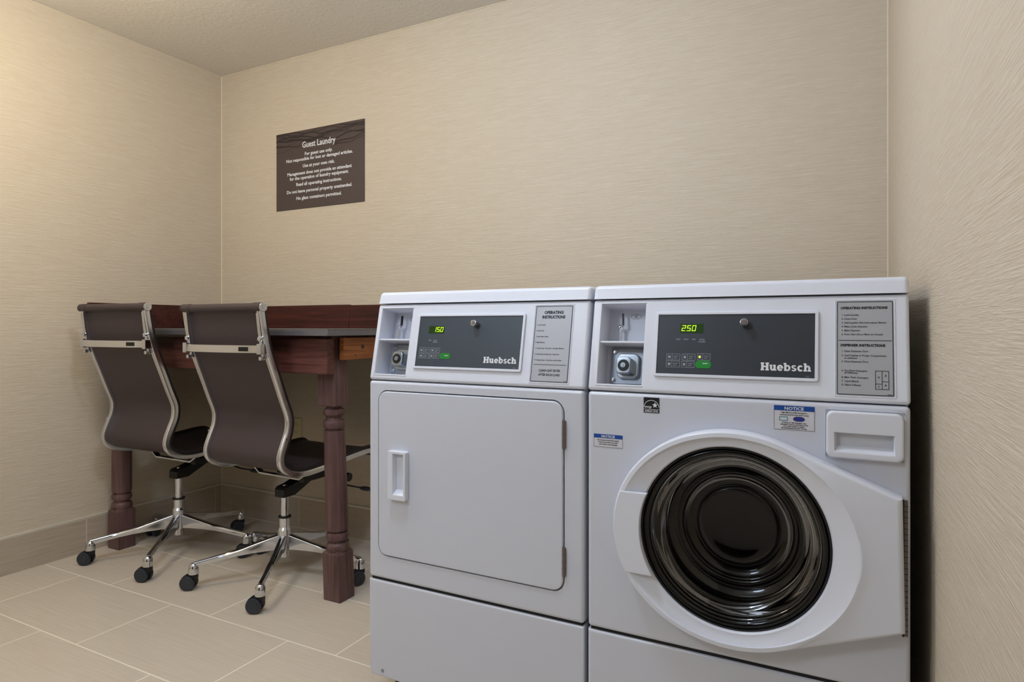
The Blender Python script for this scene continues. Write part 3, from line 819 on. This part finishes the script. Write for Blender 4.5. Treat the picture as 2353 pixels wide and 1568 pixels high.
    obj('indicator_lettering', tx, M_GREYINK, con, CM, ang=80)
    obj('serial_lettering', glyphs(new(), '802551', 0.0018, a1-0.022, c0+0.0085, 'LEFT', 0.0, Y), M_GREYINK, con, CM, ang=80)
    lg = new()
    if washer: slab_logo(lg, .3555, .0535, .0155, .0905, Y)
    else: slab_logo(lg, .3435, .0515, .0150, .0900, Y)
    obj('maker_lettering', lg, M_WHITEINK, con, CM, ang=80)
    return con
def label_plate(con, u0, u1, v0, v1):
    pl = obj('instruction_label', prism(new(), rrect(u0, u1, v0, v1, 0.003), 'y', -0.0008, 0.0), M_LABEL, con, CM)
    lp = new()
    for f in ((u0-.003, u1+.003, v0-.0035, v0-.0015), (u0-.003, u1+.003, v1+.0015, v1+.0035), (u0-.0035, u0-.0015, v0-.003, v1+.003), (u1+.0015, u1+.0035, v0-.003, v1+.003)):
        box(lp, f[0], f[1], -0.0010, 0.001, f[2], f[3], 0.0006, 1)
    obj('label_rim', lp, M_PLASTIC, con, CM)
    return pl

def poly_hit(poly, a):
    c, s_ = math.cos(a), math.sin(a); best = 0
    for i in range(len(poly)):
        p, q = poly[i], poly[(i+1) % len(poly)]
        dx, dz = q[0]-p[0], q[1]-p[1]; den = c*dz-s_*dx
        if abs(den) < 1e-12: continue
        k = (p[0]*dz-p[1]*dx)/den; u_ = (p[0]*s_-p[1]*c)/den
        if k > 0 and -1e-6 <= u_ <= 1+1e-6: best = max(best, k)
    return best
def holed_panel(x0, x1, z0, z1, c, hole, yb=.034, floor_y=None):
    """front panel whose opening follows 'hole' (points relative to centre c)"""
    t = new(); R4 = [(x0-c[0], z0-c[1]), (x1-c[0], z0-c[1]), (x1-c[0], z1-c[1]), (x0-c[0], z1-c[1])]
    A = sorted(set(round(math.atan2(p[1], p[0]) % (2*PI), 6) for p in list(hole)+R4)); n = len(A)
    def ring(poly, y): 
        out = []
        for a in A:
            r = poly_hit(poly, a); out.append(t.verts.new((c[0]+r*math.cos(a), y, c[1]+r*math.sin(a))))
        return out
    I4 = [(p[0]+(.02 if p[0] < 0 else -.02), p[1]+(.02 if p[1] < 0 else -.02)) for p in R4]
    A = sorted(set(A) | set(round(math.atan2(p[1], p[0]) % (2*PI), 6) for p in I4)); n = len(A)
    of = [t.verts.new((c[0]+p[0], 0, c[1]+p[1])) for p in R4]; ob = [t.verts.new((c[0]+p[0], yb, c[1]+p[1])) for p in R4]
    mid, hf, hb = ring(I4, 0), ring(hole, 0), ring(hole, yb if floor_y is None else floor_y)
    ci = [min(range(n), key=lambda q: (mid[q].co-Vector((c[0]+p[0], 0, c[1]+p[1]))).length) for p in I4]
    for k in range(n):
        j = (k+1) % n
        t.faces.new((mid[k], mid[j], hf[j], hf[k])); t.faces.new((hf[k], hf[j], hb[j], hb[k]))
    for q in range(4):
        w_ = (q+1) % 4; seq = []; a = ci[q]
        while True:
            seq.append(mid[a])
            if a == ci[w_]: break
            a = (a+1) % n
        t.faces.new([of[q], of[w_]]+seq[::-1]); t.faces.new((of[q], ob[q], ob[w_], of[w_]))
    if floor_y is not None: t.faces.new(hb); t.faces.new(ob[::-1])
    bmesh.ops.recalc_face_normals(t, faces=t.faces); ofs = set(of)
    bevel_edges(t, [e for e in t.edges if (all(v in ofs for v in e.verts) or (abs(e.verts[0].co.y-e.verts[1].co.y) > .01 and e.calc_face_angle(0) > 1.2)) and e.calc_face_angle(0) > 1.0], 0.008, 4)
    return t
# ---- dryer
DR = thing('dryer', 'white front-loading clothes dryer with square solid door, left of the washer', 'dryer', (1.8762, -1.0174, 0))
machine_shell(DR)
con = console(DR, (.0160, .1150, .0155, .1900), (.1385, .4475, .0320, .1735), False)
lb = label_plate(con, .4720, .5650, .0120, .1905)
ink = new(); Y = -0.0009
frame(ink, .4725, .5645, .0125, .1900, Y, .0011); plate(ink, .478, .559, .0515, .0524, Y)
glyphs(ink, 'OPERATING', .0070, .5185, .1715, 'CENTER', 0.06, Y, xs=0.92); glyphs(ink, 'INSTRUCTIONS', .0070, .5185, .1605, 'CENTER', 0.06, Y, xs=0.86)
for i, s in enumerate(('1. Load Laundry', '2. Close Door', '3. Select Fabric Setting', '4. Make Payment', '5. To Start Dryer - Press Start - Red Light Will Glow', '6. To Stop Dryer During Cycle - Open Door', '7. To Restart Dryer - Close Door and Press Start')):
    glyphs(ink, s, .0027, .4775, .1440-.0138*i, 'LEFT', 0.02, Y, xs=0.92)
glyphs(ink, 'CLEAN LINT FILTER', .0052, .5185, .0360, 'CENTER', 0.035, Y, xs=0.86); glyphs(ink, 'AFTER EACH LOAD', .0052, .5185, .0265, 'CENTER', 0.035, Y, xs=0.86)
glyphs(ink, '511256', .0018, .5620, .0145, 'RIGHT', 0, Y)
obj('label_print', ink, M_BLACKINK, lb, CM, ang=80)
# front panel with a shallow door well
DCc = ((.0305+.5595)/2, (.4020+.8350)/2)
hole = [(a-DCc[0], b-DCc[1]) for a, b in rrect(.0305, .5595, .4020, .8350, .030, 8)]
obj('front_panel', holed_panel(0, MWD, BZ1+0.003, BZ2, DCc, hole, floor_y=.016), M_ENAMEL, DR, flat=True)
# door: pan with rounded corners
dr = obj('door', prism(new(), rrect(.0335, .5560, .4050, .8320, .026, 8), 'y', -0.0035, 0.0155, 0.0035, 3), M_ENAMEL, DR)
# door handle: cupped plastic pull
hx0, hx1, hz0, hz1 = 1.951-1.8762, 2.007-1.8762, .557, .682
hb = pocket(new(), (hx0, hx1), (hz0, hz1), -0.018, -0.0030, (hx0+.0155, hx1-.0070), (hz0+.013, hz1-.007), 0.014, inset=(.004, .003, .012, .002), corner=0.004, bev=0.004, hbev=0.0015)
obj('door_handle', hb, M_PLASTIC, dr)
for z0, z1 in ((.727, .790), (.441, .506)):
    b = new(); cyl(b, (.5590, -0.0030, z0), (.5590, -0.0030, z1), 0.0042, seg=14, bev=0.0008)
    for k in range(1, 4): cyl(b, (.5590, -0.0030, z0+(z1-z0)*k/4-0.0006), (.5590, -0.0030, z0+(z1-z0)*k/4+0.0006), 0.0048, seg=14)
    obj('hinge', b, M_HINGE, DR)
# ---- washer
WS = thing('washer', 'white front-loading washing machine with round glass door, right of the dryer', 'washing machine', (2.4904, -1.0174, 0))
machine_shell(WS)
con = console(WS, (.0210, .1195, .0145, .1920), (.1440, .4580, .0345, .1725), True)
lb = label_plate(con, .4885, .5805, .0130, .1895)
ink = new(); Y = -0.0009
frame(ink, .4890, .5800, .0135, .1890, Y, .0011); plate(ink, .4920, .5770, .1143, .1152, Y)
glyphs(ink, 'OPERATING INSTRUCTIONS', .0046, .4950, .1745, 'LEFT', 0.065, Y, xs=0.95)
for i, s in enumerate(('1. Load Laundry', '2. Close Door', '3. Add Supplies (See Instructions Below)', '4. Make Cycle Selection', '5. Make Payment', '6. Press Start (Door Must be Closed)')):
    glyphs(ink, s, .0034, .4965, .1618-.0074*i, 'LEFT', 0.012, Y, xs=0.95)
glyphs(ink, 'DISPENSER INSTRUCTIONS', .0046, .4950, .1035, 'LEFT', 0.065, Y, xs=0.95)
for s, z in (('1. Open Dispenser Door', .0930), ('2. Load Supplies in Proper Compartment', .0850), ('    as Indicated', .0800), ('3. Close Dispenser Door', .0735),
             ('A. Pre-Wash Detergent', .0565), ('    (If Different)', .0525), ('B. Main Wash Detergent', .0440), ('C. Liquid Bleach', .0370), ('D. Fabric Softener', .0300)):
    glyphs(ink, s, .0034, .4965, z, 'LEFT', 0.012, Y, xs=0.93)
g0, g1, h0, h1 = .5510, .5725, .0250, .0590
frame(ink, g0, g1, h0, h1, Y, .0008); gm = (g0+g1)/2
plate(ink, gm-.0004, gm+.0004, h0, h1, Y); plate(ink, g0, gm, h0+.0095, h0+.0103, Y); plate(ink, gm, g1, h0+.0140, h0+.0148, Y)
for s, a, c in (('D', .27, .60), ('A', .77, .70), ('C', .27, .10), ('B', .77, .18)): glyphs(ink, s, .0034, g0+(g1-g0)*a, h0+(h1-h0)*c, 'CENTER', 0.03, Y)
glyphs(ink, '801847', .0018, .5775, .0152, 'RIGHT', 0, Y)
obj('label_print', ink, M_BLACKINK, lb, CM, ang=80)
# front panel with round opening
DC, RO = (.3030, .5850), .188
hole = [(RO*math.cos(2*PI*k/96), RO*math.sin(2*PI*k/96)) for k in range(96)]
obj('front_panel', holed_panel(0, MWD, BZ1+0.003, BZ2, DC, hole), M_ENAMEL, WS, flat=True)
# drum
def ringed(rows, seg=96, caps=(False, False), c=DC):
    t = new(); R_ = []
    for r, y in rows: R_.append([t.verts.new((c[0]+r*math.cos(2*PI*k/seg), y, c[1]+r*math.sin(2*PI*k/seg))) for k in range(seg)])
    for a, b in zip(R_, R_[1:]):
        for k in range(seg): t.faces.new((a[k], a[(k+1) % seg], b[(k+1) % seg], b[k]))
    if caps[0]: t.faces.new(R_[0])
    if caps[1]: t.faces.new(R_[-1][::-1])
    return t
obj('door_gasket', ringed([(.187, .030), (.180, .036), (.168, .050), (.172, .064), (.185, .070), (.185, .080), (.160, .085), (.160, .094), (.230, .094)]), M_GREYRUB, WS)
dm = obj('drum', ringed([(.165, .100), (.235, .104), (.248, .13), (.248, .42), (.235, .455), (.02, .465)], caps=(False, True)), M_DRUM, WS)
for k in range(3):
    a = math.radians(100+120*k); b = new()
    prism(b, [(-.035, .246), (-.012, .195), (.012, .195), (.035, .246)], 'y', .14, .43, 0.006)
    obj('drum_paddle', b, M_DRUM, dm, Matrix.Translation((DC[0], 0, DC[1])) @ Matrix.Rotation(-a, 4, 'Y'))
# door casting
RX, RZ = .236, .2125
EL = [(RX*math.cos(2*PI*k/180), RZ*math.sin(2*PI*k/180)) for k in range(180)]
pts = EL+[(.2885, .1155), (.2925, -.1180)]
def hull(P):
    P = sorted(set((round(a, 6), round(b, 6)) for a, b in P))
    def half(Q):
        h = []
        for p in Q:
            while len(h) > 1 and (h[-1][0]-h[-2][0])*(p[1]-h[-2][1])-(h[-1][1]-h[-2][1])*(p[0]-h[-2][0]) <= 0: h.pop()
            h.append(p)
        return h
    a = half(P); b = half(P[::-1]); return a[:-1]+b[:-1]
HU = hull(pts)
def hit(poly, a):
    c, s = math.cos(a), math.sin(a)
    best = 0
    for i in range(len(poly)):
        p, q = poly[i], poly[(i+1) % len(poly)]
        dx, dz = q[0]-p[0], q[1]-p[1]; den = c*dz-s*dx
        if abs(den) < 1e-12: continue
        k = (p[0]*dz-p[1]*dx)/den; u_ = (p[0]*s-p[1]*c)/den
        if k > 0 and -1e-6 <= u_ <= 1+1e-6: best = max(best, k)
    return best
DA = sorted([2*PI*k/240 for k in range(240)]+[math.atan2(.1155, .2885), math.atan2(-.1180, .2925) % (2*PI)])
def ell(a): return 1/math.sqrt((math.cos(a)/RX)**2+(math.sin(a)/RZ)**2)
t = new(); rows = []
def row(fr, fy): rows.append([t.verts.new((DC[0]+fr(a)*math.cos(a), fy(a), DC[1]+fr(a)*math.sin(a))) for a in DA])
def extra(a): return min(1.0, max(0.0, (hit(HU, a)-ell(a))/0.012))
row(lambda a: .184, lambda a: .006)
row(lambda a: hit(HU, a)-.003, lambda a: -.0005)
row(lambda a: hit(HU, a), lambda a: -.003)
row(lambda a: hit(HU, a), lambda a: -.024)
for k in range(1, 5):
    q = PI/2*k/4
    row(lambda a, q=q: hit(HU, a)-.010*(1-math.cos(q)), lambda a, q=q: -.024-.010*math.sin(q))
row(lambda a: max(ell(a)-.004, min(hit(HU, a)-.016, ell(a)+.006)), lambda a: -.0345)
row(lambda a: ell(a)-.008, lambda a: -.0350-.0035*extra(a))
row(lambda a: ell(a)-.012, lambda a: -.0352-.0038*extra(a))
row(lambda a: .5*(ell(a)+.196)-.002, lambda a: -.0300-.0045*extra(a))
row(lambda a: .1930, lambda a: -.0250-.003*extra(a))
row(lambda a: .1870, lambda a: -.0225-.003*extra(a))
row(lambda a: .1820, lambda a: -.0225-.002*extra(a))
row(lambda a: .1795, lambda a: -.0190)
row(lambda a: .1790, lambda a: .006)
m_ = len(DA)
for A_, B_ in zip(rows, rows[1:]):
    for k in range(m_): t.faces.new((A_[k], A_[(k+1) % m_], B_[(k+1) % m_], B_[k]))
for k in range(m_): t.faces.new((rows[-1][k], rows[-1][(k+1) % m_], rows[0][(k+1) % m_], rows[0][k]))
door = obj('door', t, M_PLASTIC, WS, ang=32)
# grip pad on the left of the door
za, zb = .6575-DC[1], .4905-DC[1]
P = []
for k in range(15):
    z = za+(zb-za)*k/14; P.append((DC[0]-RX*math.sqrt(1-(z/RZ)**2)+.0045, DC[1]+z))
for k in range(15):
    z = zb+(za-zb)*k/14; P.append((DC[0]-math.sqrt(.1765**2-z*z), DC[1]+z))
pad = prism(new(), P, 'y', -.0385, -.024, 0.0025, 2)
obj('door_grip', pad, M_PLASTIC, door)
# seal ring and dished glass
obj('glass_seal', ringed([(.1792, .0), (.1792, -.0145), (.1775, -.0165), (.1755, -.0160), (.1748, -.0120), (.1735, .006), (.1792, .006)]), M_GREYRUB, door, ang=50)
gl = [(.1738, -.0120), (.1725, -.0165), (.1690, -.0180), (.1640, -.0165), (.1610, -.0120), (.1590, -.0020), (.1570, .0120), (.1540, .0260), (.1490, .0400), (.1410, .0530), (.1300, .0620), (.1220, .0640), (.1175, .0605), (.1130, .0600), (.1090, .0640), (.1050, .0720), (.0960, .0770), (.0860, .0800), (.0820, .0780), (.0780, .0730), (.0740, .0725), (.0600, .0740), (.0400, .0750), (.0150, .0755), (.0006, .0756)]
gi = [(max(r-.0004*(i < 4)-.004*(i >= 4), .0003), y+.005) for i, (r, y) in enumerate(gl)]
g = ringed(gl+gi[::-1]+gl[:1], seg=96)
bmesh.ops.remove_doubles(g, verts=g.verts, dist=0.00001)
obj('door_glass', g, M_GLASS, door, ang=60)
# long piano hinge on the right
hg = new(); box(hg, .5945, .6010, -.0030, .0040, .4520, .6930, .001, 1)
hinge = obj('door_hinge', hg, M_HINGE, WS)
hl = new(); box(hl, .5925, .5950, -.0040, .0, .4515, .6935)
for k in range(1, 24): box(hl, .5944, .6012, -.0034, -.0028, .4520+.2410*k/24-.0005, .4520+.2410*k/24+.0005)
obj('hinge_joint', hl, M_HINGED, hinge)
# dispenser drawer
dz = pocket(new(), (.4715, .5945), (.7600, .8455), -.0150, .002, (.4850, .5800), (.7720, .8065), .024, inset=(.006, .004, .016, .0015), corner=.012, bev=.006, hbev=.002)
dd = obj('detergent_drawer', dz, M_PLASTIC, WS)
bz = new()
rim = pocket(new(), (.4675, .5985), (.7560, .8495), -.0022, .001, (.4705, .5955), (.7590, .8465), .0030, corner=.014, bev=.001)
obj('drawer_surround', rim, M_ENAMEL, WS)
bz.free()
# energy label
el = obj('energy_label', plate(new(), .1256, .1590, .8190, .8515, 0.0, .0005), M_BLACKINK, WS)
wi = new(); cx, cz = .1423, .8335; Y = -.0006
for k in range(20):
    a, c = PI*k/20, PI*(k+1)/20
    sweep(wi, [(cx+.0155*math.cos(a), Y, cz-.002+.0140*math.sin(a)), (cx+.0155*math.cos(c), Y, cz-.002+.0140*math.sin(c))], circ(.0006, 5), Vector((0, 1, 0)))
st = []
for k in range(10):
    a = math.radians(90+36*k); r = .0062 if k % 2 == 0 else .0027; st.append((cx+.0075+r*math.cos(a), cz+.002+r*math.sin(a)))
prism(wi, st, 'y', Y-.0002, Y)
glyphs(wi, 'energy', .0045, cx-.0150, cz-.0035, 'LEFT', 0.03, Y, xs=0.9, italic=0.3)
plate(wi, .1262, .1584, .8262, .8270, Y+.0001, .0003); plate(wi, .1256, .1590, .8205, .8208, Y+.0001, .0003)
glyphs(wi, 'ENERGY STAR', .0034, cx, .8215, 'CENTER', 0.02, Y, xs=0.93)
obj('energy_emblem', wi, M_WHITEINK, el, ang=80)
def notice(x0, x1, z0, z1, band, rows_, size, pict):
    n_ = obj('notice_label', plate(new(), x0, x1, z0, z1, 0.0, .0004), M_PAPER, WS)
    obj('blue_band', plate(new(), x0, x1, z1-band, z1, -.0004, .0003), M_BLUE, n_)
    w_ = new(); glyphs(w_, 'NOTICE', band*.62, (x0+x1)/2, z1-band*.82, 'CENTER', 0.03, -.0008, xs=1.15)
    obj('band_lettering', w_, M_WHITEINK, n_, ang=80)
    k_ = new()
    for s, z in rows_: glyphs(k_, s, size, (x0+x1)/2, z, 'CENTER', 0.02, -.0005, xs=1.0)
    frame(k_, x0, x1, z0, z1, -.0004, .0005, .0002)
    obj('notice_print', k_, M_BLACKINK, n_, ang=80)
    if pict:
        a = new(); cx = x0+(x1-x0)*.24; cz = z0+(z1-z0)*.46
        frame(a, cx-.0075, cx+.0075, cz-.0045, cz+.0038, -.0004, .0012, .0003)
        obj('basin_picture', a, M_TEAL, n_)
        a = new(); cx = x0+(x1-x0)*.62; box(a, cx-.006, cx+.006, -.0007, -.0004, cz-.0045, cz+.0045)
        for s in (-1, 1): cyl(a, (cx+s*.0065, -.00075, cz), (cx+s*.0065, -.0004, cz), .0036, seg=14)
        obj('drum_picture', a, M_BLUED, n_)
notice(.3810, .4520, .8035, .8495, .0095, (('High Efficiency (HE) detergent is', .8352), ('recommended for best performance', .8310), ('If using non HE detergent, less', .8160), ('detergent must be used due to the', .8126), ('low water levels in washer.', .8092), ('Recommended amount 1/4 cup.', .8058)), .0025, True)
notice(.0146, .0796, .7385, .7665, .0085, (('Do not leave small items behind', .7525), ('Check drum before and after', .7480), ('each wash to avoid damage', .7435)), .0027, False)
for o in list(bpy.data.objects):
    if o.type == 'MESH' and o.parent is None and 'kind' not in o: print('untagged', o.name)
